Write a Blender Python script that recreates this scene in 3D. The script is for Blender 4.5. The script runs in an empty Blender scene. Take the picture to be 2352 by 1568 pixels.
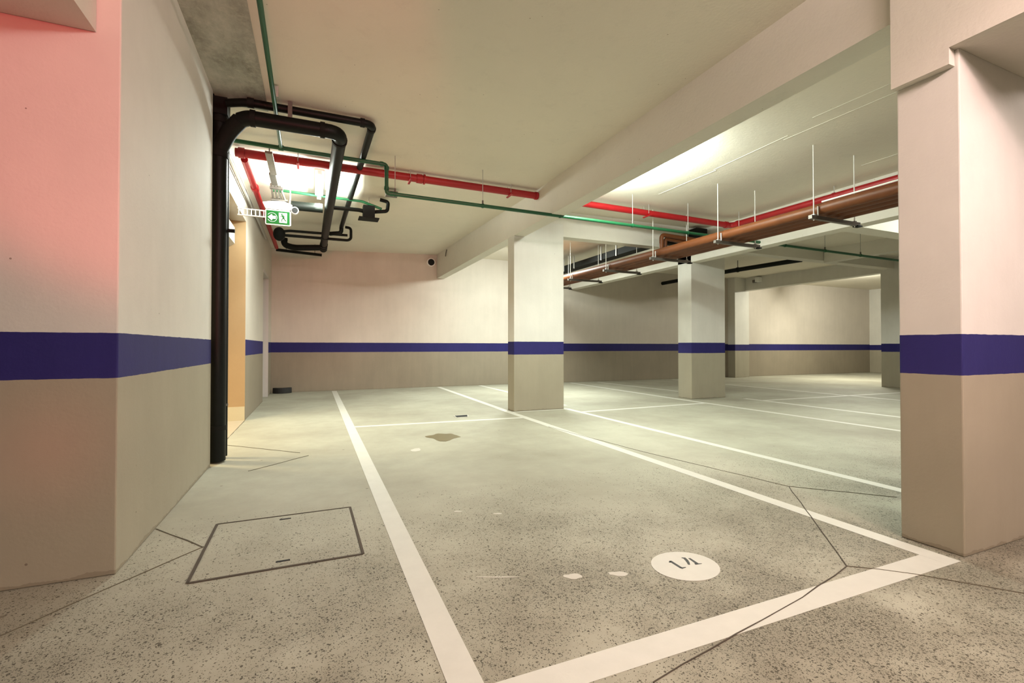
import bpy, bmesh, math, random
from mathutils import Vector, Matrix
random.seed(4)
D = bpy.data
scene = bpy.context.scene
col = scene.collection

# ------------------------------------------------------------------ camera, world, light, exposure
cam_data = D.cameras.new('camera')
cam_data.sensor_width = 36.0
cam_data.lens = 1070.0 / 2352.0 * 36.0
cam_data.clip_start = 0.05
cam = D.objects.new('camera', cam_data)
col.objects.link(cam)
cam.location = (0, 0, 1.0)
cam.rotation_euler = (math.radians(90) + math.atan2(13, 1070), 0, -math.atan2(454, 1070))
scene.camera = cam

world = D.worlds.new('world')
scene.world = world
world.use_nodes = True
world.node_tree.nodes['Background'].inputs[0].default_value = (0.80, 0.86, 0.74, 1)
world.node_tree.nodes['Background'].inputs[1].default_value = 0.22

scene.view_settings.view_transform = 'Standard'
scene.view_settings.look = 'None'
scene.view_settings.gamma = 1.0
scene.view_settings.use_curve_mapping = False
scene.view_settings.exposure = 0.06
scene.cycles.max_bounces = 5
scene.cycles.diffuse_bounces = 4
scene.cycles.sample_clamp_indirect = 6

def area(name, loc, size, power, color, rot=(0, 0, 0)):
    l = D.lights.new(name, 'AREA')
    l.shape = 'RECTANGLE'; l.size, l.size_y = size
    l.energy = power; l.color = color
    o = D.objects.new(name, l); col.objects.link(o)
    o.location = loc; o.rotation_euler = rot
    return o

def spot(name, loc, target, power, color, angle, blend, radius=0.1):
    l = D.lights.new(name, 'SPOT')
    l.energy = power; l.color = color; l.spot_size = math.radians(angle); l.spot_blend = blend
    l.shadow_soft_size = radius
    o = D.objects.new(name, l); col.objects.link(o)
    o.location = loc
    o.rotation_euler = (Vector(target) - Vector(loc)).to_track_quat('-Z', 'Y').to_euler()
    return o

COOL = (0.93, 1.0, 0.92)
WARMW = (1.0, 0.93, 0.80)
def tube_light(name, loc, length, power, color, along='y', up=.12, tilt=52):
    """bare fluorescent batten: light leaves it sideways and down, a little spills up onto the slab"""
    t = math.radians(tilt)
    for k, (p, ang, dz) in enumerate(((power * .5, t, 0), (power * .5, -t, 0), (power * up, math.pi, -.10))):
        l = D.lights.new(name, 'AREA')
        l.shape = 'RECTANGLE'
        l.size, l.size_y = (0.10, length) if along == 'y' else (length, 0.10)
        l.energy = p; l.color = color
        o = D.objects.new(name, l); col.objects.link(o); o.location = (loc[0], loc[1], loc[2] + dz)
        o.rotation_euler = (0, ang, 0) if along == 'y' else (ang, 0, 0)
# lamps of the garage: bay with the exit sign, second bay behind the beam, far bays, ramp, lobby, driving lane behind the camera; added fills are marked
tube_light('light_bay_near', (0.05, 6.5, 3.02), 1.2, 180, COOL, up=.05)
tube_light('light_bay_second', (3.40, 4.5, 3.02), 1.2, 150, (0.90, 1.0, 0.92), up=.40, tilt=46)
tube_light('fill_bay_second_rear', (4.4, 9.2, 3.0), 1.2, 270, COOL, 'x', up=0, tilt=25)  # added fill for the rear bay, aimed down to leave no ceiling glow
tube_light('light_bay_third', (8.6, 2.6, 3.02), 1.2, 160, COOL)
tube_light('light_ramp', (15.2, 8.9, 3.08), 1.4, 280, (1.0, 0.98, 0.84))
tube_light('light_lane', (1.85, -1.2, 3.02), 1.2, 165, (1.0, 0.79, 0.75), 'x', up=.2, tilt=56)
tube_light('fill_lane_ceiling', (1.0, -.6, 3.02), 1.2, 30, (1.0, 0.76, 0.70), 'y', up=7.0, tilt=66)  # added fill out of view, mostly upward, brightens the near ceiling
tube_light('light_lane_far', (5.6, -1.8, 3.02), 1.2, 150, (1.0, 0.86, 0.82), 'x')
area('light_lobby', (-2.5, 5.7, 2.45), (0.5, 0.5), 120, (1.0, 0.80, 0.46))
spot('light_red_wall', (-.35, -1.6, 1.75), (-.50, 2.58, 2.42), 330, (1.0, 0.05, 0.07), 36.5, 0.35, 0.12)
spot('light_red_spot', (-.3, -1.6, 1.1), (-1.02, 2.58, .58), 150, (1.0, 0.05, 0.05), 7, 1.0, 0.2)
spot('fill_pink_back_wall', (1.5, -1.4, 1.9), (1.2, 11.5, 1.7), 700, (1.0, 0.32, 0.26), 24, 0.8, 0.2)  # added pink spot, no lamp of its own, tints the back wall
spot('fill_pink_pillar', (1.85, -1.2, 3.0), (3.5, 1.2, 1.5), 150, (1.0, 0.66, 0.66), 46, 0.5, 0.08)  # added spot at the lane lamp, extra pink light on the right pillar

# ------------------------------------------------------------------ helpers
class MB:
    """collects geometry in world coordinates"""
    def __init__(self): self.v = []; self.f = []; self.smooth = []
    def add(self, vs, fs, smooth=False):
        b = len(self.v); self.v += [tuple(v) for v in vs]
        self.f += [tuple(b + i for i in f) for f in fs]; self.smooth += [smooth] * len(fs)
        return self
    def box(self, x0, x1, y0, y1, z0, z1):
        vs = [(x, y, z) for x in (x0, x1) for y in (y0, y1) for z in (z0, z1)]
        return self.add(vs, [(0, 1, 3, 2), (4, 6, 7, 5), (0, 4, 5, 1), (2, 3, 7, 6), (0, 2, 6, 4), (1, 5, 7, 3)])
    def prism(self, pts, z0, z1):
        n = len(pts)
        vs = [(p[0], p[1], z0) for p in pts] + [(p[0], p[1], z1) for p in pts]
        fs = [tuple(range(n))[::-1], tuple(range(n, 2 * n))] + [(i, (i + 1) % n, n + (i + 1) % n, n + i) for i in range(n)]
        return self.add(vs, fs)
    def prism_y(self, pts, y0, y1):      # pts in (x, z)
        n = len(pts)
        vs = [(p[0], y0, p[1]) for p in pts] + [(p[0], y1, p[1]) for p in pts]
        fs = [tuple(range(n)), tuple(range(n, 2 * n))[::-1]] + [((i + 1) % n, i, n + i, n + (i + 1) % n) for i in range(n)]
        return self.add(vs, fs)
    def tube(self, pts, r, bend=None, seg=20, cap=True):
        pts = [Vector(p) for p in pts]
        if bend is None: bend = r * 1.6
        path = [pts[0]]
        for i in range(1, len(pts) - 1):
            a, p, b = pts[i - 1], pts[i], pts[i + 1]
            d1 = (a - p); d2 = (b - p)
            m = min(bend, d1.length * .49, d2.length * .49)
            s, e = p + d1.normalized() * m, p + d2.normalized() * m
            for k in range(7):
                t = k / 6
                path.append((1 - t) ** 2 * s + 2 * t * (1 - t) * p + t * t * e)
        path.append(pts[-1])
        dirs = []
        for i in range(len(path)):
            a = path[max(i - 1, 0)]; b = path[min(i + 1, len(path) - 1)]
            dirs.append((b - a).normalized())
        up = Vector((0, 0, 1)) if abs(dirs[0].z) < .9 else Vector((0, 1, 0))
        n = (up - up.dot(dirs[0]) * dirs[0]).normalized()
        vs = []; rs = r if isinstance(r, (list, tuple)) else None
        for i, p in enumerate(path):
            d = dirs[i]
            n = (n - n.dot(d) * d).normalized(); b = d.cross(n)
            for k in range(seg):
                a = 2 * math.pi * k / seg
                vs.append(p + (n * math.cos(a) + b * math.sin(a)) * r)
        fs = []
        for i in range(len(path) - 1):
            for k in range(seg):
                k2 = (k + 1) % seg
                fs.append((i * seg + k, i * seg + k2, (i + 1) * seg + k2, (i + 1) * seg + k))
        self.add(vs, fs, True)
        if cap:
            N = len(path)
            self.add(vs[:seg], [tuple(range(seg))[::-1]]); self.add(vs[(N - 1) * seg:], [tuple(range(seg))])
        return self
    def ring(self, c, axis, r, w, seg=20):   # short collar
        c = Vector(c); ax = {'x': Vector((1, 0, 0)), 'y': Vector((0, 1, 0)), 'z': Vector((0, 0, 1))}[axis]
        return self.tube([c - ax * w / 2, c + ax * w / 2], r, seg=seg)
    def sphere(self, c, r, sx=1, sy=1, sz=1, n=14):
        vs = []; fs = []
        for i in range(n + 1):
            th = math.pi * i / n
            for k in range(2 * n):
                ph = math.pi * k / n
                vs.append((c[0] + r * sx * math.sin(th) * math.cos(ph), c[1] + r * sy * math.sin(th) * math.sin(ph), c[2] + r * sz * math.cos(th)))
        for i in range(n):
            for k in range(2 * n):
                k2 = (k + 1) % (2 * n)
                fs.append((i * 2 * n + k, (i + 1) * 2 * n + k, (i + 1) * 2 * n + k2, i * 2 * n + k2))
        return self.add(vs, fs, True)
    def build(self, name, mat, parent=None, origin=None, bevel=0, label=None):
        org = Vector(origin) if origin is not None else Vector((0, 0, 0))
        if parent is not None:
            q = parent; org = Vector((0, 0, 0))
            while q is not None: org += Vector(q.location); q = q.parent
        me = D.meshes.new(name)
        me.from_pydata([Vector(v) - org for v in self.v], [], self.f)
        bm = bmesh.new(); bm.from_mesh(me)
        bmesh.ops.remove_doubles(bm, verts=bm.verts, dist=1e-5)
        bmesh.ops.recalc_face_normals(bm, faces=bm.faces)
        bm.to_mesh(me); bm.free()
        if any(self.smooth):
            for p in me.polygons: p.use_smooth = len(p.vertices) == 4
            try: me.set_sharp_from_angle(angle=math.radians(40))
            except Exception: pass
        me.materials.append(mat)
        o = D.objects.new(name, me); col.objects.link(o)
        if parent is not None: o.parent = parent
        else: o.location = org
        if bevel:
            m = o.modifiers.new('bevel', 'BEVEL'); m.width = bevel; m.segments = 2; m.limit_method = 'ANGLE'
        if label: o['label'] = label
        return o

def tag(o, label, cat, group=None):
    o['label'] = label; o['category'] = cat
    if group: o['group'] = group
    return o
def thing(name, label, cat, loc, group=None):
    o = D.objects.new(name, None); col.objects.link(o); o.location = loc; o.empty_display_size = .1
    return tag(o, label, cat, group)
def struct(o): o['kind'] = 'structure'; return o
def copy_tree(o, loc, label=None, group=None):
    c = o.copy(); col.objects.link(c); c.location = loc
    if label: c['label'] = label
    if group: c['group'] = group
    for ch in list(o.children):
        k = ch.copy(); col.objects.link(k); k.parent = c
        for g in list(ch.children):
            s = g.copy(); col.objects.link(s); s.parent = k
    return c

# ------------------------------------------------------------------ materials
def new_mat(name):
    m = D.materials.new(name); m.use_nodes = True
    nt = m.node_tree
    return m, nt, nt.nodes['Principled BSDF']
def node(nt, t, **kw):
    n = nt.nodes.new(t)
    for k, v in kw.items():
        if k in n.inputs.keys(): n.inputs[k].default_value = v
        else: setattr(n, k, v)
    return n
def noise(nt, vec, scale, detail=6, rough=.6, vscale=None):
    if vscale:
        mp = node(nt, 'ShaderNodeMapping'); mp.inputs['Scale'].default_value = vscale
        nt.links.new(vec, mp.inputs['Vector']); vec = mp.outputs[0]
    n = node(nt, 'ShaderNodeTexNoise'); n.inputs['Scale'].default_value = scale
    n.inputs['Detail'].default_value = detail; n.inputs['Roughness'].default_value = rough
    nt.links.new(vec, n.inputs['Vector'])
    return n.outputs['Fac']
def ramp(nt, fac, stops):
    r = node(nt, 'ShaderNodeValToRGB'); e = r.color_ramp.elements
    e[0].position, e[0].color = stops[0][0], (*stops[0][1], 1)
    e[1].position, e[1].color = stops[-1][0], (*stops[-1][1], 1)
    for p, c in stops[1:-1]:
        x = e.new(p); x.color = (*c, 1)
    nt.links.new(fac, r.inputs[0]); return r.outputs[0]
def mixc(nt, fac, a, b, mode='MIX'):
    m = node(nt, 'ShaderNodeMix', data_type='RGBA', blend_type=mode)
    for sock, v in ((m.inputs[0], fac), (m.inputs[6], a), (m.inputs[7], b)):
        if isinstance(v, (int, float)): sock.default_value = v
        elif isinstance(v, tuple): sock.default_value = (*v, 1)
        else: nt.links.new(v, sock)
    return m.outputs[2]
def mth(nt, op, a, b=None):
    m = node(nt, 'ShaderNodeMath', operation=op)
    for s, v in ((m.inputs[0], a), (m.inputs[1], b)):
        if v is None: continue
        if isinstance(v, (int, float)): s.default_value = v
        else: nt.links.new(v, s)
    return m.outputs[0]
def bump(nt, bs, h, strength, dist=.01):
    b = node(nt, 'ShaderNodeBump'); b.inputs['Strength'].default_value = strength; b.inputs['Distance'].default_value = dist
    nt.links.new(h, b.inputs['Height']); nt.links.new(b.outputs[0], bs.inputs['Normal'])

def wall_paint(name, z0, z1, upper, lower, band, rough=.75, grime=.5):
    """two-tone painted concrete with a blue band between z0 and z1"""
    m, nt, bs = new_mat(name)
    pos = node(nt, 'ShaderNodeNewGeometry').outputs['Position']
    sp = node(nt, 'ShaderNodeSeparateXYZ'); nt.links.new(pos, sp.inputs[0])
    wob = mth(nt, 'MULTIPLY', mth(nt, 'SUBTRACT', noise(nt, pos, 14, 3), .5), .006)
    z = mth(nt, 'ADD', sp.outputs[2], wob)
    isup = mth(nt, 'GREATER_THAN', z, z1); isband = mth(nt, 'GREATER_THAN', z, z0)
    big = noise(nt, pos, 1.4, 5)
    streak = noise(nt, pos, 3.0, 6, .65, (3, 3, .35))
    fine = noise(nt, pos, 60, 4)
    u = mixc(nt, mth(nt, 'MULTIPLY', streak, grime), upper, tuple(c * .86 for c in upper))
    l = mixc(nt, mth(nt, 'MULTIPLY', streak, grime), lower, tuple(c * .8 for c in lower))
    bn = mixc(nt, mth(nt, 'MULTIPLY', streak, .7), band, tuple(min(1, c * 1.5 + .008) for c in band))
    c = mixc(nt, isband, l, bn); c = mixc(nt, isup, c, u)
    c = mixc(nt, 1.0, c, ramp(nt, big, [(.3, (.90, .90, .90)), (.7, (1, 1, 1))]), 'MULTIPLY')
    # pin holes and chips in the plaster
    vo = node(nt, 'ShaderNodeTexVoronoi'); vo.inputs['Scale'].default_value = 9; nt.links.new(pos, vo.inputs['Vector'])
    hole = mth(nt, 'LESS_THAN', vo.outputs['Distance'], .045)
    gate = mth(nt, 'GREATER_THAN', noise(nt, pos, 2.3, 2), .6)
    c = mixc(nt, mth(nt, 'MULTIPLY', mth(nt, 'MULTIPLY', hole, gate), .7), c, (.12, .08, .06))
    # dirt line at the foot
    foot = mth(nt, 'LESS_THAN', mth(nt, 'ADD', sp.outputs[2], mth(nt, 'MULTIPLY', noise(nt, pos, 9, 4), -.06)), -.012)
    c = mixc(nt, mth(nt, 'MULTIPLY', foot, .6), c, (.20, .17, .12))
    nt.links.new(c, bs.inputs['Base Color'])
    bs.inputs['Roughness'].default_value = rough
    bs.inputs['Specular IOR Level'].default_value = .3
    h = mth(nt, 'ADD', mth(nt, 'MULTIPLY', fine, .5), mth(nt, 'MULTIPLY', noise(nt, pos, 18, 5), .7))
    bump(nt, bs, h, .25, .006)
    return m

UP = (.70, .68, .62); LOW = (.35, .315, .235); BLUE = (.010, .008, .085)
M = {}
M['paint_near'] = wall_paint('two_tone_wall_paint_near', .864, 1.063, UP, LOW, BLUE)
M['paint_far'] = wall_paint('two_tone_wall_paint_far', .884, 1.087, UP, LOW, BLUE, grime=.8)
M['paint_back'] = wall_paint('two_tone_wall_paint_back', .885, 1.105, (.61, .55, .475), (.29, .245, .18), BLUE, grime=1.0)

def concrete_ceiling(name, base):
    m, nt, bs = new_mat(name)
    pos = node(nt, 'ShaderNodeNewGeometry').outputs['Position']
    big = noise(nt, pos, .9, 6); med = noise(nt, pos, 7, 7, .7)
    c = mixc(nt, big, base, tuple(x * .84 for x in base))
    c = mixc(nt, ramp(nt, med, [(.55, (0, 0, 0)), (.75, (.45, .45, .45))]), c, tuple(x * .8 for x in base))
    vo = node(nt, 'ShaderNodeTexVoronoi'); vo.inputs['Scale'].default_value = 14; nt.links.new(pos, vo.inputs['Vector'])
    hole = mth(nt, 'LESS_THAN', vo.outputs['Distance'], .07)
    gate = mth(nt, 'GREATER_THAN', noise(nt, pos, 3.1, 3), .58)
    c = mixc(nt, mth(nt, 'MULTIPLY', mth(nt, 'MULTIPLY', hole, gate), .55), c, (.22, .17, .11))
    nt.links.new(c, bs.inputs['Base Color']); bs.inputs['Roughness'].default_value = .85
    bs.inputs['Specular IOR Level'].default_value = .2
    bump(nt, bs, mth(nt, 'ADD', mth(nt, 'MULTIPLY', med, .6), noise(nt, pos, 45, 3)), .3, .006)
    return m
M['ceiling'] = concrete_ceiling('ceiling_paint', (.78, .73, .62))
M['beam'] = concrete_ceiling('beam_paint', (.70, .67, .59))

def raw_concrete():
    m, nt, bs = new_mat('raw_concrete')
    pos = node(nt, 'ShaderNodeNewGeometry').outputs['Position']
    big = noise(nt, pos, 3.0, 8, .7, (1.6, .8, 1)); med = noise(nt, pos, 16, 6, .75)
    c = mixc(nt, ramp(nt, big, [(.35, (0, 0, 0)), (.7, (1, 1, 1))]), (.44, .46, .40), (.19, .20, .16))
    c = mixc(nt, ramp(nt, med, [(.5, (0, 0, 0)), (.7, (.5, .5, .5))]), c, (.55, .54, .46))
    nt.links.new(c, bs.inputs['Base Color']); bs.inputs['Roughness'].default_value = .9
    bump(nt, bs, med, .4, .01)
    return m
M['raw'] = raw_concrete()

def floor_mat(name, dim=1.0):
    m, nt, bs = new_mat(name)
    pos = node(nt, 'ShaderNodeNewGeometry').outputs['Position']
    big = noise(nt, pos, .8, 6, .55); med = noise(nt, pos, 5, 7, .7); fine = noise(nt, pos, 70, 4, .7)
    A = (.42 * dim, .41 * dim, .325 * dim); B = (.285 * dim, .268 * dim, .205 * dim)
    c = mixc(nt, ramp(nt, big, [(.35, (0, 0, 0)), (.66, (1, 1, 1))]), A, B)
    c = mixc(nt, mth(nt, 'MULTIPLY', med, .45), c, (.19 * dim, .18 * dim, .14 * dim))
    c = mixc(nt, mth(nt, 'MULTIPLY', fine, .25), c, (.42 * dim, .41 * dim, .35 * dim))
    # exposed dark aggregate where the trowelled skin has worn: densest in the driving lane
    sp = node(nt, 'ShaderNodeSeparateXYZ'); nt.links.new(pos, sp.inputs[0])
    lane = node(nt, 'ShaderNodeMapRange'); lane.inputs[1].default_value = 3.3; lane.inputs[2].default_value = 1.2
    nt.links.new(sp.outputs[1], lane.inputs[0])
    dens = mth(nt, 'MULTIPLY', lane.outputs[0], mth(nt, 'ADD', mth(nt, 'MULTIPLY', noise(nt, pos, 1.3, 5, .62), 3.4), -1.05))
    worn = ramp(nt, dens, [(.15, (0, 0, 0)), (.75, (.55, .55, .55))])
    c = mixc(nt, worn, c, (.125 * dim, .112 * dim, .080 * dim))
    for sc, th in ((105, .40), (180, .40), (270, .42)):
        vo = node(nt, 'ShaderNodeTexVoronoi'); vo.inputs['Scale'].default_value = sc
        wv = node(nt, 'ShaderNodeVectorMath', operation='ADD')
        nz = node(nt, 'ShaderNodeTexNoise'); nz.inputs['Scale'].default_value = 40; nt.links.new(pos, nz.inputs['Vector'])
        sc2 = node(nt, 'ShaderNodeVectorMath', operation='SCALE'); sc2.inputs[3].default_value = .02
        nt.links.new(nz.outputs['Color'], sc2.inputs[0]); nt.links.new(pos, wv.inputs[0]); nt.links.new(sc2.outputs[0], wv.inputs[1])
        nt.links.new(wv.outputs[0], vo.inputs['Vector'])
        sepc = node(nt, 'ShaderNodeSeparateColor'); nt.links.new(vo.outputs['Color'], sepc.inputs[0])
        keep = mth(nt, 'LESS_THAN', sepc.outputs[0], mth(nt, 'MULTIPLY', dens, .85))
        spot_ = mth(nt, 'LESS_THAN', vo.outputs['Distance'], mth(nt, 'MULTIPLY', sepc.outputs[1], th + .12))
        c = mixc(nt, mth(nt, 'MULTIPLY', mth(nt, 'MULTIPLY', keep, spot_), .92), c, (.05 * dim, .045 * dim, .03 * dim))
    # few larger dark marks anywhere
    vo = node(nt, 'ShaderNodeTexVoronoi'); vo.inputs['Scale'].default_value = 3.2; nt.links.new(pos, vo.inputs['Vector'])
    c = mixc(nt, mth(nt, 'MULTIPLY', mth(nt, 'LESS_THAN', vo.outputs['Distance'], .035), .6), c, (.12, .10, .07))
    nt.links.new(c, bs.inputs['Base Color'])
    nt.links.new(ramp(nt, med, [(.3, (.6, .6, .6)), (.7, (.75, .75, .75))]), bs.inputs['Roughness'])
    bs.inputs['Specular IOR Level'].default_value = .2
    bump(nt, bs, mth(nt, 'ADD', mth(nt, 'MULTIPLY', med, 1.0), mth(nt, 'MULTIPLY', fine, .3)), .12, .01)
    return m
M['floor'] = floor_mat('floor_concrete')

def plain(name, color, rough=.5, metal=0.0, var=.15, nscale=12, bumpy=0.0, spec=.5):
    m, nt, bs = new_mat(name)
    pos = node(nt, 'ShaderNodeNewGeometry').outputs['Position']
    n = noise(nt, pos, nscale, 5)
    c = mixc(nt, n, tuple(min(1, x * (1 + var)) for x in color), tuple(x * (1 - var) for x in color))
    nt.links.new(c, bs.inputs['Base Color'])
    bs.inputs['Roughness'].default_value = rough; bs.inputs['Metallic'].default_value = metal
    bs.inputs['Specular IOR Level'].default_value = spec
    if bumpy: bump(nt, bs, noise(nt, pos, nscale * 5, 4), bumpy, .004)
    return m
M['line'] = plain('white_road_paint', (.56, .55, .49), .6, var=.10, nscale=9, bumpy=.15)
M['stencil'] = plain('black_stencil_paint', (.02, .018, .014), .6)
M['joint'] = plain('dark_joint', (.10, .085, .055), .9)
M['joint_dark'] = plain('dark_gap', (.055, .042, .028), .9)
M['black'] = plain('black_pipe_coating', (.005, .0065, .005), .45, var=.3, nscale=25, spec=.15)
M['black_matt'] = plain('black_matt_coating', (.005, .0055, .004), .7, var=.3, nscale=25, spec=.2)
M['green'] = plain('green_pipe_paint', (.004, .075, .026), .45, var=.15)
M['red'] = plain('red_pipe_paint', (.30, .002, .005), .5, var=.12)
M['brown'] = plain('brown_pipe_paint', (.115, .034, .008), .5, var=.35, nscale=6, spec=.3)
M['steel'] = plain('galvanised_steel', (.42, .41, .38), .45, .35, var=.2, nscale=30)
M['steel_dark'] = plain('weathered_steel', (.13, .115, .10), .5, .4, var=.3, nscale=30)
M['steel_mid'] = plain('dull_zinc', (.22, .20, .175), .6, .2, var=.3, nscale=30)
M['rod'] = plain('zinc_rod', (.62, .61, .56), .5, .1, var=.1, nscale=30)
M['white'] = plain('white_plastic', (.80, .80, .76), .4, var=.04)
M['rubber'] = plain('black_rubber', (.012, .012, .012), .7)
M['puddle'] = plain('oil_damp_concrete', (.13, .105, .045), .3, var=.2, nscale=9)
M['tile'] = plain('cream_skirting_tile', (.55, .49, .34), .4, var=.05)
M['lobby'] = plain('lobby_plaster', (.40, .27, .14), .8, var=.06, nscale=5, bumpy=.2)
M['lobby_floor'] = plain('lobby_floor_tile', (.40, .34, .25), .5, var=.08)
M['soffit'] = plain('stair_soffit_paint', (.50, .46, .40), .8, var=.05)
M['door'] = plain('door_paint', (.50, .46, .43), .5, var=.05)
M['patch'] = plain('pale_cement_patch', (.50, .48, .42), .7, var=.1)
M['sign_white'] = plain('sign_white', (.60, .66, .60), .35, var=.02)
M['sign_green'] = plain('sign_green', (.001, .085, .012), .35, var=.05)
M['hole'] = plain('dark_opening', (.006, .006, .006), .9)
def emit(name, color, s):
    m, nt, bs = new_mat(name)
    bs.inputs['Base Color'].default_value = (.8, .8, .8, 1)
    bs.inputs['Emission Color'].default_value = (*color, 1); bs.inputs['Emission Strength'].default_value = s
    return m
M['tube_on'] = emit('lit_fluorescent_tube', (.95, 1.0, .92), 60)

# ------------------------------------------------------------------ shell
CZ = 3.19
fl = MB(); fl.add([(-7, -7, 0), (21.5, -7, 0), (21.5, 12.0, 0), (-7, 12.0, 0), (-7, -7, -.2), (21.5, -7, -.2), (21.5, 12.0, -.2), (-7, 12.0, -.2)],
                  [(0, 1, 2, 3), (7, 6, 5, 4), (0, 4, 5, 1), (1, 5, 6, 2), (2, 6, 7, 3), (3, 7, 4, 0)])
struct(fl.build('floor', M['floor']))
# ceiling: flat slab that rises a little towards the far right corner of the near bay
ys = [-7, 6.0, 8.0, 10.0, 12.0]; lz = [3.17, 3.18, 3.18, 3.175, 3.17]; rz = [3.19, 3.19, 3.25, 3.31, 3.35]
cm = MB(); vs = []
for i, y in enumerate(ys):
    vs += [(-7, y, lz[i]), (-.8, y, lz[i]), (3.0, y, rz[i]), (21.5, y, max(CZ, 3.27 if y > 7 else CZ))]
vs += [(v[0], v[1], 3.6) for v in vs]
fs = []
N = len(ys) * 4
for i in range(len(ys) - 1):
    for k in range(3):
        a = i * 4 + k
        fs.append((a, a + 4, a + 5, a + 1)); fs.append((N + a, N + a + 1, N + a + 5, N + a + 4))
cm.add(vs, fs); struct(cm.build('ceiling', M['ceiling']))
# bare concrete strip of the slab beside the left wall
struct(MB().box(-.80, -.40, -1.0, 4.80, 3.166, 3.30).build('trim_1', M['raw']))

struct(MB().box(-6.8, -.80, 2.58, 4.60, 0, 3.3).build('wall_left', M['paint_near'], bevel=.006))
# wall beyond the lobby opening, with a door reveal
wl = MB()
wl.box(-1.05, -.87, 7.3, 9.66, 0, 3.3)
wl.box(-1.05, -.87, 10.62, 11.7, 0, 3.3)
wl.box(-1.05, -.87, 9.66, 10.62, 2.42, 3.3)
wl.box(-1.05, -.87, 4.605, 7.3, 2.72, 3.3)
struct(wl.build('wall_left_far', M['paint_back']))
# lobby
lb = MB(); lb.box(-3.6, -.8705, 7.285, 7.2995, 0, 2.72); lb.box(-3.6, -1.05, 7.3, 7.45, 0, 3.3); lb.box(-3.75, -3.6, 4.605, 7.3, 0, 3.3); lb.box(-3.6, -1.05, 4.602, 4.64, 0, 3.3)
struct(lb.build('wall_lobby', M['lobby']))
struct(MB().box(-3.6, -1.06, 4.64, 7.3, 2.86, 2.96).build('ceiling_lobby', M['lobby']))
struct(MB().box(-3.6, -.87, 4.64, 7.3, -.05, .004).build('floor_lobby', M['lobby_floor']))
struct(MB().box(-3.6, -.872, 7.270, 7.285, .004, .19).build('baseboard_lobby', M['tile']))
so = MB(); so.add([(-1.0, 6.3, 2.62), (-1.0, 6.3, 2.40), (-3.4, 6.3, .85), (-3.4, 6.3, 1.07), (-1.0, 7.265, 2.62), (-1.0, 7.265, 2.40), (-3.4, 7.265, .85), (-3.4, 7.265, 1.07)],
                  [(0, 1, 2, 3), (7, 6, 5, 4), (0, 4, 5, 1), (1, 5, 6, 2), (2, 6, 7, 3), (3, 7, 4, 0)])
struct(so.build('trim_2', M['soffit']))
# door in the left wall
dr = MB(); dr.box(-1.03, -.99, 9.70, 10.58, .01, 2.38)
d1 = struct(dr.build('door_1', M['door']))
fr = MB(); fr.box(-1.04, -.875, 9.66, 9.70, 0, 2.42); fr.box(-1.04, -.86, 10.58, 10.64, 0, 2.44); fr.box(-1.04, -.86, 9.66, 10.62, 2.38, 2.44)
fr.build('door_frame', M['door'], d1)
MB().tube([(-.985, 9.78, 1.0), (-.95, 9.78, 1.0), (-.95, 9.90, 1.0)], .012).build('door_handle', M['steel'], d1)

# back wall (slightly skew near the left end)
bw = MB(); bw.prism([(-1.05, 11.42), (2.9, 11.60), (5.0, 11.62), (13.4, 11.50), (21, 11.45), (21, 11.9), (-1.05, 11.9)], 0, 3.5)
struct(bw.build('wall_back', M['paint_back']))
# wall of the ramp opening at the far right
rw = MB(); rw.box(13.2, 13.45, -7, 7.2, 0, 3.4); rw.box(13.2, 13.45, 7.2, 11.55, 2.88, 3.4); rw.box(13.2, 13.45, 11.3, 11.55, 0, 2.9)
struct(rw.build('wall_right_far', M['paint_far']))
struct(MB().box(12.72, 13.2, 11.22, 11.53, 0, 3.3).build('trim_3', M['paint_far']))
struct(MB().box(20.25, 20.5, 3.0, 11.5, 0, 3.4).build('wall_ramp', M['paint_far']))
struct(MB().box(13.45, 20.5, 2.8, 3.0, 0, 3.4).build('wall_ramp_front', M['paint_far']))
# closing walls behind the camera and at the sides
struct(MB().box(-7.1, -6.8, -7, 2.58, 0, 3.3).build('wall_side_left', M['paint_near']))
struct(MB().box(-7, 21.5, -7.3, -7, 0, 3.4).build('wall_behind', M['paint_near']))
struct(MB().box(21.3, 21.5, -7, 2.8, 0, 3.3).build('wall_side_right', M['paint_near']))

# beams
def beam(name, label, boxes, mat='beam'):
    m = MB()
    for b in boxes: m.box(*b)
    return tag(m.build(name, M[mat]), label, 'beam')
beam('concrete_beam', 'long concrete beam running from the front right pillar to the back wall', [(2.85, 3.04, 1.47, 11.58, 2.74, 3.36)])
beam('concrete_beam', 'deep concrete beam across the top right corner above the front pillar', [(2.80, 3.75, -6.9, 1.225, 2.44, 3.3), (2.80, 2.849, 1.225, 1.47, 2.36, 3.3), (2.849, 3.75, 1.225, 1.47, 2.443, 3.3)])
beam('concrete_beam', 'cross beam from the middle pillar to the far pillar', [(3.045, 6.68, 6.65, 6.84, 2.80, 3.3)])
beam('concrete_beam', 'beam above the far pillar running behind the brown pipes', [(6.68, 6.90, -6.9, 11.5, 2.64, 3.3)])
beam('concrete_beam', 'pale cross beam right of the far pillar, under the green pipe', [(6.905, 13.2, 6.90, 7.12, 2.945, 3.3)])
beam('concrete_beam', 'short cross beam end seen below the brown pipes beside front right pillar', [(6.905, 13.2, 4.0, 4.25, 2.65, 3.3)])
beam('concrete_beam', 'dark beam in the last bay before the ramp opening', [(10.55, 10.75, 4.26, 6.89, 2.9, 3.3), ])
beam('concrete_beam', 'low concrete beam in the top left corner meeting the pink wall', [(-6.7, -.887, -6.9, 2.575, 2.38, 3.3)])

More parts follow.
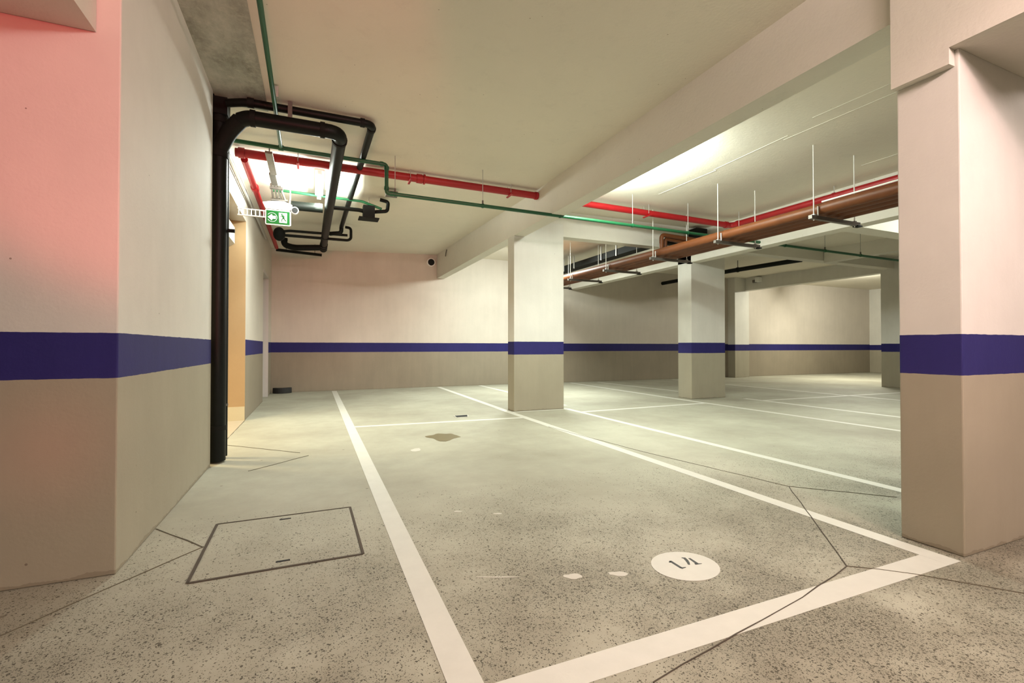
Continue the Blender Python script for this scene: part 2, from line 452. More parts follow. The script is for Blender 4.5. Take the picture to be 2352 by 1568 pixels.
# pillars
def pillar(label, x0, x1, y0, y1, z1, mat):
    return tag(MB().box(x0, x1, y0, y1, 0, z1).build('concrete_pillar', M[mat], bevel=.006), label, 'pillar')
pillar('nearest pillar at the right edge with bright pink side and blue band', 2.85, 3.72, 1.208, 1.47, 2.442, 'paint_near')
pillar('middle pillar with blue band standing on the white bay line', 2.855, 3.735, 6.648, 6.90, 3.0, 'paint_far')
pillar('far pillar behind the brown pipes with a diagonal shadow', 6.68, 7.55, 6.90, 7.26, 2.95, 'paint_far')

# ------------------------------------------------------------------ floor markings
def line(label, pts, z=.0015):
    return tag(MB().prism(pts, 0.0002, z).build('parking_line', M['line']), label, 'floor marking')
line('widest white bay line at left running to the back wall', [(.368, 1.20), (.470, 1.20), (.475, 11.40), (.37, 11.40)])
line('white bay line from front right pillar past the left foot of the middle pillar', [(2.685, 1.20), (2.785, 1.20), (2.82, 6.62), (2.93, 11.5), (2.83, 11.5), (2.72, 6.62)])
line('white front line of the bay crossing the foreground', [(.47, 1.20), (2.785, 1.195), (2.70, 1.31), (.47, 1.308)], .0012)
line('thin white cross line behind the oil stain', [(.475, 6.115), (2.74, 5.995), (2.74, 6.085), (.475, 6.205)], .0012)
line('white bay line starting at the right foot of the middle pillar', [(3.725, 1.2), (3.825, 1.2), (3.82, 6.62), (3.735, 6.70), (3.735, 6.62)])
line('white line along the front foot of the middle pillar', [(2.80, 6.585), (3.74, 6.575), (3.74, 6.635), (2.80, 6.64)], .0012)
line('thin white line seen left of the middle pillar near back wall', [(3.92, 7.0), (4.01, 7.0), (4.03, 11.55), (3.94, 11.55)])
line('thin white cross line from middle bay to foot of far pillar', [(3.83, 6.17), (6.42, 6.29), (6.42, 6.38), (3.83, 6.26)], .0012)
line('white bay line ending at back wall, passing left foot of far pillar', [(6.40, 0), (6.50, 0), (6.50, 6.9), (6.67, 11.4), (6.58, 11.4), (6.41, 6.9)])
line('white bay line right of the far pillar crossing the cross line', [(7.62, 0), (7.72, 0), (7.78, 6.6), (7.68, 6.6)])
line('short thin white line behind the far pillar by the back wall', [(7.60, 7.3), (7.69, 7.3), (7.50, 11.3), (7.41, 11.3)])
line('far thin white line on the floor of the third bay', [(10.10, 0), (10.20, 0), (10.22, 11.3), (10.12, 11.3)])
line('far thin white cross line leading to the dark ramp wall', [(7.77, 6.17), (13.1, 6.02), (13.1, 6.11), (7.77, 6.26)], .0012)

# painted disc with the number 14
dc = thing('bay_number_disc', 'white painted disc with black stencilled 14 in the near bay', 'floor marking', (1.567, 1.665, 0))
n = 48
pts = [(1.567 + .157 * math.cos(2 * math.pi * i / n), 1.665 + .138 * math.sin(2 * math.pi * i / n)) for i in range(n)]
MB().prism(pts, .0002, .002).build('disc', M['line'], dc)
def stroke(mb, pts, ws, z0, z1):
    L = []; R = []
    for i, p in enumerate(pts):
        a = Vector(pts[max(i - 1, 0)]); b = Vector(pts[min(i + 1, len(pts) - 1)])
        d = (b - a).normalized(); nn = Vector((-d.y, d.x)); w = ws[i] if isinstance(ws, list) else ws
        L.append(Vector(p) + nn * w / 2); R.append(Vector(p) - nn * w / 2)
    mb.prism([tuple(p) for p in L + R[::-1]], z0, z1)
dg = MB()
stroke(dg, [(1.534, 1.724), (1.532, 1.650)], .0135, .0021, .0028); stroke(dg, [(1.521, 1.714), (1.536, 1.724)], .009, .0021, .0028); stroke(dg, [(1.529, 1.650), (1.556, 1.648)], [.013, .004], .0021, .0028)
dg.build('digit', M['stencil'], dc, label='black stencilled numeral 1')
dg = MB()
stroke(dg, [(1.607, 1.730), (1.617, 1.723), (1.611, 1.702), (1.600, 1.680), (1.588, 1.662)], [.006, .015, .015, .013, .009], .0021, .0028)
stroke(dg, [(1.637, 1.712), (1.630, 1.655)], [.011, .0145], .0021, .0028); stroke(dg, [(1.617, 1.656), (1.650, 1.647)], [.013, .003], .0021, .0028)
dg.build('digit', M['stencil'], dc, label='black stencilled numeral 4')

# joints and cracks cut in the floor
def crack(pts, w, idx, mat='joint', z=.0032):
    m = MB()
    P = []
    for i in range(len(pts) - 1):
        a, b = Vector(pts[i]), Vector(pts[i + 1]); n_ = max(2, int((b - a).length / .12))
        for k in range(n_): P.append(a.lerp(b, k / n_) + Vector((random.uniform(-.004, .004), random.uniform(-.004, .004))))
    P.append(Vector(pts[-1]))
    ws = [w * .52 * random.uniform(.55, 1.2) for _ in P]
    for i in range(len(P) - 1):
        stroke(m, [P[i], P[i + 1]], [ws[i], ws[i + 1]], .0003, z)
    return struct(m.build('trim_%d' % idx, M[mat]))
crack([(2.66, .942), (2.44, 1.209), (2.243, 1.373)], .006, 4)
crack([(2.243, 1.373), (2.70, 1.85), (3.141, 2.313)], .009, 5, 'joint_dark')
crack([(2.243, 1.373), (1.80, 1.27), (1.36, 1.203), (.934, 1.125)], .008, 6, 'joint_dark')
crack([(3.141, 2.313), (2.90, 3.6), (2.711, 5.215)], .007, 7)
crack([(3.141, 2.313), (3.575, 1.866)], .007, 8)
crack([(-.795, 3.131), (-.51, 2.76)], .010, 9)
crack([(-.51, 2.76), (-.87, 2.342), (-1.2, 1.95)], .007, 10)
crack([(-.822, 5.53), (-.12, 4.85)], .012, 11)
crack([(-.047, 4.70), (-.486, 4.298)], .012, 12)
crack([(-.87, 5.55), (-.87, 7.3)], .014, 13)

# inspection cover
mc = thing('manhole_cover', 'rectangular concrete inspection cover in floor with dark rim gap', 'manhole cover', (-.14, 2.72, 0))
g = .011
q = [(-.50, 3.080), (.210, 3.085), (.222, 2.366), (-.490, 2.362)]
rim = MB()
for i in range(4):
    stroke(rim, [q[i], q[(i + 1) % 4]], .013 if i != 0 else .008, .0003, .004)
rim.build('rim', M['joint_dark'], mc)
MB().prism([(-.486, 3.07), (.203, 3.075), (.212, 2.376), (-.478, 2.372)][::-1], .0003, .0025).build('lid', M['floor'], mc)
for cx, cy in ((-.15, 3.015), (-.13, 2.43)):
    m = MB(); stroke(m, [(cx - .03, cy), (cx + .03, cy)], .013, .002, .0045); m.build('lifting_slot', M['hole'], mc)

# stain, drain, patches, rubber stop
pd = MB(); pp = []
for i, r in enumerate([.17, .19, .15, .17, .20, .17, .15, .18, .21, .19, .16, .14, .15, .19, .24, .25, .20, .16, .15, .16, .19, .17, .16, .15]):
    a = 2 * math.pi * i / 24 + .6
    pp.append((1.335 + r * 1.0 * math.cos(a), 5.10 + r * 1.1 * math.sin(a)))
pd.prism(pp, .0002, .0014)
tag(pd.build('oil_stain', M['puddle']), 'brown oily stain on floor in front of the thin cross line', 'stain')
fd = thing('floor_drain', 'small black rectangular floor drain beyond the thin cross line', 'drain', (1.97, 6.5, 0))
MB().prism([(1.87, 6.58), (1.86, 6.40), (2.03, 6.40), (2.09, 6.60)], .0002, .003).build('grate', M['hole'], fd)
rim = MB()
for a, b in (((1.87, 6.58), (1.86, 6.40)), ((1.86, 6.40), (2.03, 6.40)), ((2.03, 6.40), (2.09, 6.60)), ((2.09, 6.60), (1.87, 6.58))):
    stroke(rim, [a, b], .014, .0002, .005)
rim.build('frame', M['patch'], fd)
for k, (px, py, sx, sy) in enumerate([(1.045, 1.78, .042, .022), (1.24, 1.72, .045, .020), (.81, 2.75, .03, .012), (1.02, 2.62, .03, .010), (.92, 4.55, .05, .07), (.74, 1.90, .10, .004)]):
    pp = [(px + .92 * u + .39 * v, py - .39 * u + .92 * v) for u, v in [(sx * math.cos(a * math.pi / 7) * random.uniform(.75, 1.1), sy * math.sin(a * math.pi / 7) * random.uniform(.7, 1.3)) for a in range(14)]]
    tag(MB().prism(pp, .0002, .0012).build('cement_patch', M['patch']),
        ['pale smeared patch left of the number disc, second from it', 'pale smeared patch nearest the number disc', 'small pale fleck in the middle of the near bay, left one',
         'small pale fleck in the middle of the near bay, right one', 'faint pale round patch in front of the oil stain', 'long thin pale scrape left of the number disc'][k], 'stain')
ws_ = MB()
arc = []
for k in range(13):
    a = math.radians(200 + 12 * k); arc.append((-.64 + .21 * math.cos(a) * .95, 11.38 + .21 * math.sin(a)))
inn = [(-.64 + .12 * math.cos(math.radians(200 + 12 * k)), 11.38 + .12 * math.sin(math.radians(200 + 12 * k))) for k in range(13)]
ws_.prism(arc + inn[::-1], .001, .12)
tag(ws_.build('tyre_piece', M['rubber'], bevel=.01), 'curved black rubber piece on floor in the back left corner', 'tyre')

# ------------------------------------------------------------------ ceiling marks
def cmark(pts, w, idx, mat='joint', z=CZ):
    m = MB()
    for i in range(len(pts) - 1): stroke(m, [pts[i], pts[i + 1]], w, z - .003, z + .02)
    return struct(m.build('trim_%d' % idx, M[mat]))
s = 2.185 / 1.9
def cz(x, y): return (x * s, y * s)
cmark([(.626, 2.87), (.623, 3.42)], .005, 14)
cmark([cz(.139, 3.40), cz(.411, 3.395), cz(.420, 3.64)], .004, 15)
cmark([cz(.139, 3.40), cz(.125, 3.55), cz(.100, 3.70), cz(.13, 3.76), cz(.42, 3.71)], .004, 16)
M['ridge'] = plain('ceiling_ridge_paint', (.70, .67, .58), .7)
cmark([(4.535, 5.30), (4.57, 4.30)], .014, 17, 'ridge'); cmark([(4.556, 3.387), (4.591, 2.3)], .008, 18, 'ridge')
cmark([(4.369, 2.95), (4.399, 2.25)], .008, 19, 'ridge'); cmark([(6.06, 3.5), (6.08, 3.0)], .008, 20, 'ridge')
cmark([(4.53, 4.3), (4.50, 3.3)], .004, 21, 'ridge')

# ------------------------------------------------------------------ black stack and drain pipes
def collars(parent, mat, items, name='collar'):
    for c, ax, r, w in items:
        MB().ring(c, ax, r, w).build(name, mat, parent)
st = thing('drain_stack', 'thick black vertical drain pipe at the corner of the left wall', 'pipe', (-.78, 4.74, 0))
MB().tube([(-.778, 4.74, .015), (-.778, 4.74, 3.12)], .068, seg=28).build('pipe', M['black'], st)
MB().box(-.855, -.705, 4.665, 4.82, 3.02, 3.18).build('top_fitting', M['black_matt'], st)
MB().tube([(-.778, 4.74, 2.72), (-.70, 4.68, 2.87), (-.60, 4.61, 2.962)], .066, bend=.09).build('branch_fitting', M['black_matt'], st)
collars(st, M['black_matt'], [((-.778, 4.74, 2.98), 'z', .076, .05), ((-.778, 4.74, 2.68), 'z', .076, .05), ((-.778, 4.74, .30), 'z', .074, .04)])
MB().tube([(-.71, 4.76, 2.03), (-.655, 4.76, 2.03)], .016).build('clamp', M['black_matt'], st)
s2 = thing('vertical_pipe', 'slimmer black pipe standing right behind the thick black drain stack', 'pipe', (-.74, 4.9, 0))
MB().tube([(-.752, 4.90, .02), (-.752, 4.90, 3.0)], .032).build('pipe', M['black'], s2)
collars(s2, M['steel_dark'], [((-.752, 4.90, .48), 'z', .036, .02)])

tk = thing('drain_pipe', 'thick black drain pipe turning under the ceiling left of centre', 'pipe', (.2, 4.58, 3.0))
MB().tube([(-.60, 4.61, 2.962), (-.53, 4.58, 2.984), (.215, 4.58, 2.985), (.155, 9.75, 2.965)], .063, bend=.12, seg=24).build('pipe', M['black'], tk)
collars(tk, M['black_matt'], [((-.50, 4.58, 2.984), 'x', .071, .04), ((.06, 4.58, 2.985), 'x', .071, .04), ((.213, 4.74, 2.985), 'y', .071, .04), ((.158, 9.6, 2.966), 'y', .072, .06)])
MB().box(-.225, -.190, 4.53, 4.57, 3.03, 3.17).build('hanger', M['steel_dark'], tk)
MB().tube([(.155, 9.75, 2.965), (.153, 9.92, 2.94)], .072).build('end_cap', M['black_matt'], tk)

tn = thing('vent_pipe', 'thinner black pipe turning away under the ceiling above the thick one', 'pipe', (.50, 4.6, 3.1))
MB().tube([(-.705, 4.66, 3.115), (-.55, 4.60, 3.125), (.505, 4.595, 3.125), (.43, 8.75, 3.125), (.43, 8.75, 3.02), (.24, 8.8, 3.0)], .035, bend=.08).build('pipe', M['black'], tn)
collars(tn, M['black_matt'], [((.41, 4.595, 3.125), 'x', .041, .04), ((.503, 4.69, 3.125), 'y', .041, .04), ((-.52, 4.60, 3.125), 'x', .042, .05)])

# branch with trap box
b1 = thing('branch_pipe', 'black branch pipe with a square drain box hanging below the ceiling', 'pipe', (.7, 7.05, 3.0))
MB().tube([(-.30, 7.05, 2.945), (.10, 7.05, 2.95)], .062).build('wide_pipe', M['black'], b1)
MB().tube([(.14, 7.05, 2.975), (.60, 7.05, 2.985), (.72, 7.05, 2.955)], .028).build('pipe', M['black'], b1)
MB().box(.640, .800, 6.98, 7.12, 2.87, 3.05).build('drain_box', M['black_matt'], b1)
MB().box(.58, .86, 6.95, 7.15, 2.858, 2.872).build('plate', M['black_matt'], b1)
MB().tube([(.80, 7.05, 2.98), (.985, 7.05, 3.01), (1.0, 7.05, 3.15), (.88, 7.05, 3.17)], .026, bend=.04).build('elbow', M['black'], b1)
MB().tube([(.72, 7.05, 3.05), (.72, 7.05, 3.18)], .006, seg=8).build('rod', M['steel'], b1)
# rear group
b2 = thing('floor_trap', 'round black drain trap under the ceiling behind the exit sign', 'pipe', (-.57, 8.85, 2.95))
MB().sphere((-.56, 8.85, 2.93), .095, 1, .9, 1.25).build('trap_body', M['black_matt'], b2)
MB().tube([(-.56, 8.85, 2.97), (-.40, 8.85, 3.00), (.54, 8.85, 3.01)], .022).build('pipe', M['black'], b2)
MB().tube([(-.50, 8.87, 2.92), (.55, 8.87, 2.925), (.60, 8.87, 2.96), (.60, 8.87, 3.15), (.50, 8.87, 3.16)], .024, bend=.05).build('pipe', M['black'], b2)
b3 = thing('drain_branch', 'short fat black pipe end low behind the exit sign', 'pipe', (-.4, 9.6, 2.9))
MB().tube([(-.53, 9.6, 3.02), (-.52, 9.6, 2.90), (-.36, 9.6, 2.86), (.10, 9.6, 2.90)], .055, bend=.08).build('pipe', M['black_matt'], b3)
collars(b3, M['black_matt'], [((-.53, 9.6, 3.0), 'z', .065, .05)])

# ------------------------------------------------------------------ green pipes
gr = thing('water_pipe', 'long green pipe crossing the whole ceiling from left wall to right', 'pipe', (.75, 5.4, 3.0))
MB().tube([(-.87, 5.4, 3.085), (.745, 5.4, 3.07), (.745, 5.4, 2.745), (10.4, 5.4, 2.69), (13.2, 5.4, 2.68)], .0215, bend=.035).build('pipe', M['green'], gr)
collars(gr, M['green'], [((.745, 5.4, 3.03), 'z', .027, .035), ((.745, 5.4, 2.80), 'z', .027, .035), ((.80, 5.4, 2.745), 'x', .027, .035), ((.69, 5.4, 3.07), 'x', .027, .035), ((-.33, 5.4, 3.08), 'x', .028, .05)])
g1 = thing('supply_pipe', 'green pipe running along the ceiling from the top edge to the long green pipe', 'pipe', (-.33, 3, 3.12))
MB().tube([(-.30, -3, 3.073), (-.312, 3.2, 3.073), (-.330, 5.38, 3.08)], .0175).build('pipe', M['green'], g1)
for yy in (1.2, 4.3): MB().box(-.335, -.285, yy, yy + .02, 3.08, 3.168).build('clip', M['steel'], g1)
g3 = thing('branch_pipe', 'short bright green pipe behind the exit sign leading to the drain box', 'pipe', (0, 7.0, 3.1))
MB().tube([(-.40, 6.97, 3.11), (.62, 7.0, 3.10), (.90, 7.0, 3.02)], .018).build('pipe', M['green'], g3)
MB().ring((-.47, 6.97, 3.11), 'x', .03, .10).build('end_fitting', M['green'], g3)

for i, x in enumerate((.84, 1.90, 2.98, 4.15, 5.17, 6.22, 7.28, 8.3, 9.3)):
    if i == 0:
        h0 = thing('pipe_hanger', '', 'pipe hanger', (x, 5.4, 2.76), 'threaded hangers of the long green pipe')
        MB().tube([(x, 5.4, 2.80), (x, 5.4, 3.19)], .0045, seg=8).build('rod', M['steel'], h0)
        MB().ring((x, 5.4, 2.745), 'x', .028, .02).build('clamp', M['green'], h0)
        MB().tube([(x, 5.4, 2.77), (x, 5.4, 2.81)], .011, seg=10).build('nut', M['steel_dark'], h0)
        o = h0
    else: o = copy_tree(h0, (x, 5.4, 2.76 - .0057 * (x - .84)), group='threaded hangers of the long green pipe')
    o['label'] = ['thin hanger holding the green pipe just right of its downward bend', 'thin hanger on the green pipe midway between its bend and the long beam', 'short green clamp where the green pipe passes under the long beam',
                  'first thin hanger on the green pipe right of the long beam', 'thin white hanger on green pipe above the middle pillar opening', 'hanger on green pipe in front of the beam near brown pipes',
                  'first hanger on the green pipe right of the brown pipes', 'second hanger on the green pipe right of the brown pipes', 'third hanger on the green pipe nearest the front right pillar'][i]
for o in [ob for ob in col.objects if ob.name.startswith('pipe_hanger')]:
    if abs(o.location.x - 2.98) < .01:   # under the beam: only clamp and nut
        for c in list(o.children):
            if c.name.startswith('rod'): D.objects.remove(c)

# ------------------------------------------------------------------ red pipes
rd = thing('sprinkler_pipe', 'red pipe along the ceiling from left wall to the long beam', 'pipe', (1, 5.8, 3.1))
MB().tube([(-.80, 5.8, 3.115), (2.85, 5.8, 3.10)], .046, seg=24).build('pipe', M['red'], rd)
collars(rd, M['red'], [((1.20, 5.8, 3.107), 'x', .056, .07), ((1.26, 5.8, 3.107), 'x', .062, .02), ((-.74, 5.8, 3.115), 'x', .056, .06), ((2.82, 5.8, 3.10), 'x', .054, .03)], 'coupling')
r2 = thing('sprinkler_pipe', 'red pipe right of the long beam turning toward the viewer', 'pipe', (5, 5.8, 3.08))
MB().tube([(3.05, 5.8, 3.09), (6.50, 5.8, 3.06), (6.50, .0, 3.02)], .046, bend=.09, seg=24).build('pipe', M['red'], r2)
collars(r2, M['red'], [((3.07, 5.8, 3.09), 'x', .058, .04), ((6.38, 5.8, 3.061), 'x', .055, .05), ((6.50, 5.66, 3.059), 'y', .055, .05)], 'coupling')
r3 = thing('sprinkler_pipe', 'red pipe running back along the top of the left wall', 'pipe', (-.73, 8, 3.06))
MB().tube([(-.72, 5.86, 3.07), (-.725, 10.7, 3.05)], .036).build('pipe', M['red'], r3)
rp = thing('rear_pipe', '', 'pipe', (-.3, 10.78, 3))
MB().tube([(-.74, 10.78, 3.02), (.14, 10.78, 2.975)], .030).build('pipe', M['black_matt'], rp)
for xx in (-.55, 0): MB().tube([(xx, 10.78, 3.0), (xx, 10.78, 3.19)], .006, seg=8).build('rod', M['steel_dark'], rp)
tag(rp, 'thin dark pipe nearest the back wall, lowest of the pipes under the ceiling', 'pipe')
collars(r3, M['red'], [((-.72, 6.85, 3.066), 'y', .048, .10)], 'coupling')
# wall conduit beside it
cd = MB().tube([(-.83, 5.3, 3.03), (-.83, 9.6, 3.03)], .014).tube([(-.83, 5.3, 2.99), (-.83, 9.6, 2.99)], .014)
tag(cd.build('wall_conduit', M['steel']), 'pair of thin grey conduits along the wall beside the red pipe', 'conduit')

def red_clamp(x, y, z, lab):
    o = thing('red_pipe_hanger', lab, 'pipe hanger', (x, y, z), 'hangers of the red pipe')
    MB().tube([(x, y - .058, z - .02), (x, y - .058, 3.19)], .004, seg=8).build('rod', M['steel'], o)
    MB().tube([(x, y + .058, z - .02), (x, y + .058, 3.19)], .004, seg=8).build('rod', M['steel'], o)
    MB().box(x - .012, x + .012, y - .11, y + .075, z - .062, z - .047).build('bracket', M['red'], o)
    return o
red_clamp(-.18, 5.8, 3.11, 'hanger bracket under the red pipe next to the exit sign conduits')
red_clamp(1.08, 5.8, 3.107, 'hanger bracket under the red pipe right of the green pipe bend')
red_clamp(2.42, 5.8, 3.10, 'hanger bracket under the red pipe nearest the long beam')
red_clamp(3.40, 5.8, 3.087, 'first hanger bracket under the red pipe right of the long beam')
red_clamp(4.72, 5.8, 3.075, 'hanger bracket midway along the red pipe in the second bay')
def red_rod(y, lab):
    o = thing('red_pipe_hanger', lab, 'pipe hanger', (6.5, y, 3.05), 'hangers of the red pipe beside the brown pipes')
    MB().tube([(6.5, y, 3.09), (6.5, y, 3.19)], .005, seg=8).build('rod', M['steel'], o)
    MB().ring((6.5, y, 3.05), 'y', .051, .03).build('clamp', M['red'], o)
red_rod(5.35, 'short rod hanger on the red pipe just after its corner')
red_rod(4.1, 'short rod hanger on the red pipe further from its corner')

# ------------------------------------------------------------------ brown pipes on trapeze hangers
for i, x in enumerate((5.065, 5.215, 5.365, 5.515)):
    o = MB().tube([(x, -2.0, 2.480), (x, 11.5, 2.535 + .0)], .060 if i == 0 else .055, seg=24).build('brown_pipe', M['brown'], origin=(x, 4, 2.5))
    tag(o, ['brown pipe nearest the long beam, leftmost and topmost in view of the bundle', 'brown pipe second from the left in the hanging bundle', 'brown pipe third from the left in the hanging bundle', 'brown pipe at the right edge of the hanging bundle'][i], 'pipe', 'brown pipes hanging side by side')
wc = MB().tube([(5.03, -2, 2.562), (5.03, 3.3, 2.566)], .010).build('white_tube', M['white'], origin=(5.03, 1, 2.545))  # thin white tube along the top edge of the brown bundle
tag(wc, 'thin white tube lying on top of the brown pipes near the front pillar', 'conduit')
tys = [.75, 2.05, 3.35, 4.65, 5.95, 7.25, 8.55, 9.85]
labs = ['trapeze hanger of the brown pipes hidden behind the front pillar', 'trapeze hanger of the brown pipes beside the front pillar', 'nearest visible trapeze hanger under the brown pipes with long white rods', 'trapeze hanger where the brown pipes pass above the far pillar',
        'trapeze hanger just left of the far pillar with white rods', 'trapeze hanger of the brown pipes in the middle opening', 'trapeze hanger of the brown pipes closest to the middle pillar', 'furthest trapeze hanger of the brown pipes at the middle pillar edge']
tr0 = None
for i, y in enumerate(tys):
    if i < 2: continue
    zb = 2.405 + .004 * y
    if tr0 is None:
        tr0 = thing('trapeze_hanger', labs[i], 'pipe hanger', (4.97, y, zb), 'trapeze hangers of the brown pipes')
        MB().box(4.91, 5.74, y - .020, y + .020, zb - .035, zb + .004).build('channel', M['steel_dark'], tr0)
        for x in (4.97, 5.665):
            MB().tube([(x, y, zb - .05), (x, y, 3.19)], .0062, seg=10).build('rod', M['rod'], tr0)
            MB().box(x - .016, x + .016, y - .016, y + .016, zb + .004, zb + .018).build('nut', M['steel'], tr0)
        MB().tube([(4.995, y - .03, zb), (4.992, y - .03, zb + .10)], .007, seg=8).build('clip', M['steel'], tr0)
        MB().box(5.68, 5.76, y - .03, y + .03, zb - .045, zb - .03).build('end_plate', M['black_matt'], tr0)
        z0 = zb
    else:
        copy_tree(tr0, (4.97, y, zb), labs[i])
# riser branches
rs = thing('brown_riser', 'pair of short brown pipes rising from bundle and turning right', 'pipe', (5.4, 6.2, 2.6))
MB().tube([(5.40, 6.25, 2.54), (5.40, 6.25, 2.90), (6.60, 6.25, 2.87)], .036, bend=.07).build('pipe', M['brown'], rs)
MB().tube([(5.52, 6.30, 2.54), (5.52, 6.30, 2.86), (6.60, 6.33, 2.80)], .034, bend=.07).build('pipe', M['brown'], rs)
bb = thing('black_pipe_bundle', 'black pipe stub behind the brown riser under the green pipe', 'pipe', (6.1, 6.5, 2.9))
MB().tube([(5.60, 6.45, 2.83), (6.68, 6.45, 2.84)], .045).build('pipe', M['black'], bb)
MB().box(6.35, 6.60, 6.42, 6.62, 2.99, 3.16).build('sleeve', M['black_matt'], bb)

# far black ducts seen through the openings
bd = thing('black_duct', 'wide flat black duct under the ceiling seen left of the brown pipes', 'duct', (5.75, 9, 2.95))
MB().box(5.74, 5.98, 6.86, 11.5, 2.90, 3.03).build('duct', M['black_matt'], bd)
for yy in (8.0, 8.55, 9.7, 10.2):
    MB().box(5.725, 5.745, yy - .015, yy + .015, 2.89, 3.19).build('strap', M['steel'], bd)
for z_, y0, y1 in ((2.99, 7.13, 11.48),):
    bp = thing('black_pipe', 'thin black pipe crossing the ceiling behind the far pillar', 'pipe', (10.2, 9, 3.0))
    MB().tube([(10.15, y0, 2.98), (9.95, 8.9, 2.98), (9.95, y1, 2.98)], .055).build('pipe', M['black'], bp)
    MB().ring((9.97, 8.7, 2.98), 'y', .065, .04).build('coupling', M['black_matt'], bp)
    MB().tube([(9.97, 8.7, 3.0), (9.97, 8.7, 3.22)], .01, seg=8).build('rod', M['steel_dark'], bp)

# ------------------------------------------------------------------ conduits, exit sign, emergency light, lamp
ct = thing('conduit_bundle', 'bundle of grey conduits on the ceiling above the exit sign', 'conduit', (-.48, 6.5, 3.12))
MB().box(-.485, -.415, 5.46, 6.12, 3.025, 3.050).build('tray', M['steel_mid'], ct)
MB().box(-.500, -.430, 6.12, 6.52, 3.025, 3.050).build('tray', M['steel_dark'], ct, label='darker far half of the cable tray')
for k in range(4):
    MB().tube([(-.505 + .034 * k, 6.50, 3.035), (-.515 + .038 * k, 6.78, 3.035), (-.535 + .055 * k, 7.30, 3.02)], .013, seg=10).build('conduit', M['steel_mid'], ct)
for yy, w_ in ((6.54, .0), (7.06, .03)):
    MB().box(-.525 - w_, -.375 + w_, yy, yy + .05, 2.995, 3.022).build('clamp_bar', M['steel_dark'], ct)
for yy in (5.6, 6.3, 7.1):
    MB().tube([(-.455, yy, 3.03), (-.455, yy, 3.175)], .006, seg=8).build('rod', M['steel_dark'], ct)
for k in range(5):
    MB().tube([(-.535 + .042 * k, 7.28, 3.02), (-.525 + .040 * k, 6.95, 2.93), (-.505 + .036 * k, 6.62, 2.83), (-.505 + .036 * k, 6.56, 2.79)], .009, seg=8).build('drop_conduit', M['steel'], ct)
cb = tag(MB().box(.90, 1.06, 6.55, 6.66, 3.10, 3.16).build('strut_piece', M['steel_dark']), 'short dark metal strut on the ceiling beside the green pipe bend', 'bracket')

sg = thing('exit_sign', 'green exit sign with white arrow and running person, on a bracket from the left wall', 'sign', (-.43, 6.5, 2.63))
Y = 6.5
def rrect(cx, cz_, w, h, r):
    pts = []
    for (sx, sz, a0) in ((1, 1, 0), (-1, 1, 90), (-1, -1, 180), (1, -1, 270)):
        for k in range(5):
            a = math.radians(a0 + 22.5 * k)
            pts.append((cx + sx * (w / 2 - r) + r * math.cos(a), cz_ + sz * (h / 2 - r) + r * math.sin(a)))
    return pts
def xs(px): return -.551 + (px - 612) * .00476    # sign pixels to metres
def zs(py): return 2.700 - (py - 481) * .0050
MB().prism_y(rrect(-.425, 2.622, .290, .190, .02), Y, Y + .03).build('housing', M['sign_white'], sg)
MB().prism_y(rrect(-.425, 2.622, .262, .164, .004), Y - .003, Y + .001).build('face', M['sign_green'], sg)
ar = MB()
cx_, cz_ = -.492, 2.620
rg = []
for k in range(25):   # thin open circle round the arrow
    a = math.radians(-150 + 12.5 * k); rg.append((a))
for i in range(24):
    a, b = rg[i], rg[i + 1]
    ar.prism_y([(cx_ + .057 * math.cos(a), cz_ + .057 * math.sin(a)), (cx_ + .057 * math.cos(b), cz_ + .057 * math.sin(b)), (cx_ + .053 * math.cos(b), cz_ + .053 * math.sin(b)), (cx_ + .053 * math.cos(a), cz_ + .053 * math.sin(a))], Y - .005, Y - .002)
ar.prism_y([(cx_ - .050, cz_), (cx_ - .004, cz_ + .040), (cx_ + .006, cz_ + .019), (cx_ + .042, cz_ + .019), (cx_ + .042, cz_ - .019), (cx_ + .006, cz_ - .019), (cx_ - .004, cz_ - .040)], Y - .005, Y - .002)
ar.build('arrow', M['sign_white'], sg)
pn = MB(); pn.prism_y([(-.418, 2.685), (-.325, 2.685), (-.325, 2.560), (-.412, 2.560)], Y - .005, Y - .002); pn.build('pictogram_panel', M['sign_white'], sg)
mn = MB()
def st2(p, q, w):
    a, b = Vector(p), Vector(q); d = (b - a).normalized(); n_ = Vector((-d.y, d.x)) * w / 2
    mn.prism_y([tuple(a + n_), tuple(b + n_), tuple(b - n_), tuple(a - n_)], Y - .008, Y - .004)
ox, oz = -.372, 2.622
mn.prism_y([(ox - .010 + .009 * math.cos(k * .6283), oz + .045 + .009 * math.sin(k * .6283)) for k in range(10)], Y - .008, Y - .004)
st2((ox - .006, oz + .034), (ox + .012, oz - .002), .018); st2((ox - .006, oz + .030), (ox - .028, oz + .012), .006); st2((ox + .002, oz + .028), (ox + .026, oz + .018), .006)
st2((ox + .012, oz), (ox - .010, oz - .018), .009); st2((ox - .010, oz - .018), (ox - .008, oz - .046), .007)
st2((ox + .012, oz), (ox + .022, oz - .022), .009); st2((ox + .022, oz - .022), (ox + .040, oz - .036), .007)
mn.build('running_person', M['sign_green'], sg)
br = MB()
br.box(-.87, -.56, Y + .005, Y + .035, 2.612, 2.622); br.box(-.87, -.56, Y + .005, Y + .035, 2.690, 2.700)
for k in range(7): br.box(-.86 + .045 * k, -.852 + .045 * k, Y + .005, Y + .03, 2.622, 2.690)
br.build('wall_bracket', M['white'], sg)

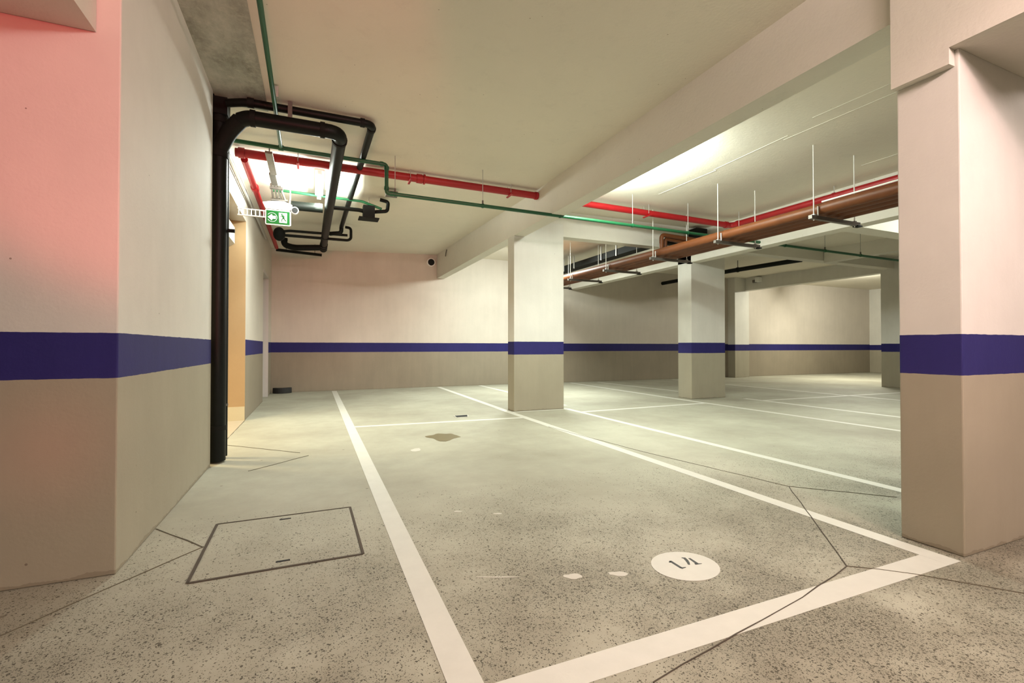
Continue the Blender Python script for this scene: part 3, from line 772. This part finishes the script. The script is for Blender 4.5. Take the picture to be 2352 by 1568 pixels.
em = thing('emergency_light', 'white emergency light box with one round lamp above the exit sign', 'emergency light', (-.40, 6.52, 2.76))
MB().prism_y([(-.60, 2.80), (-.56, 2.725), (-.29, 2.725), (-.27, 2.80), (-.36, 2.835), (-.50, 2.825)], 6.50, 6.60).build('body', M['white'], em)
lampm = MB().tube([(-.245, 6.60, 2.745), (-.235, 6.50, 2.735)], .045, seg=24).build('lamp_head', M['white'], em)
MB().tube([(-.235, 6.499, 2.735), (-.2345, 6.493, 2.7345)], .035, seg=24).build('lens', M['hole'], lampm)
MB().tube([(-.30, 6.56, 2.82), (-.29, 6.6, 2.95), (-.30, 6.5, 3.09), (-.38, 6.4, 3.16)], .007, bend=.1, seg=8).build('cable', M['white'], em)

lf = thing('ceiling_lamp', 'glaring fluorescent lamp on the ceiling behind the red pipe', 'lamp', (.05, 6.6, 3.13))
MB().box(.00, .10, 5.98, 7.02, 3.10, 3.17).build('housing', M['white'], lf)
MB().tube([(.05, 6.0, 3.082), (.05, 7.0, 3.082)], .014).build('tube', M['tube_on'], lf)
for yy in (5.985, 7.0): MB().box(.025, .075, yy, yy + .015, 3.06, 3.10).build('socket', M['white'], lf)

# small wall fittings
wp = thing('wall_pipe_opening', 'round dark opening with white collar high on the back wall', 'opening', (2.69, 11.55, 3.12))
MB().tube([(2.69, 11.53, 3.13), (2.69, 11.62, 3.13)], .105, seg=28).build('collar', M['white'], wp)
MB().tube([(2.69, 11.522, 3.13), (2.69, 11.56, 3.13)], .082, seg=28).build('dark_opening', M['hole'], wp)
hk = thing('ceiling_hook', 'small dark hook on the beam side near the back wall', 'hook', (2.83, 10.6, 3.2))
MB().tube([(2.84, 10.6, 3.28), (2.82, 10.6, 3.2), (2.81, 10.6, 3.12)], .012).build('hook', M['steel_dark'], hk)
cmx = thing('wall_box', 'small white box on the dark beam left above the ramp opening', 'wall box', (13.15, 10.7, 3.12))
MB().box(13.06, 13.20, 10.60, 10.74, 3.10, 3.24).build('box', M['white'], cmx)
MB().tube([(13.10, 10.86, 3.13), (13.16, 10.75, 3.14)], .05).build('bracket', M['steel_dark'], cmx)
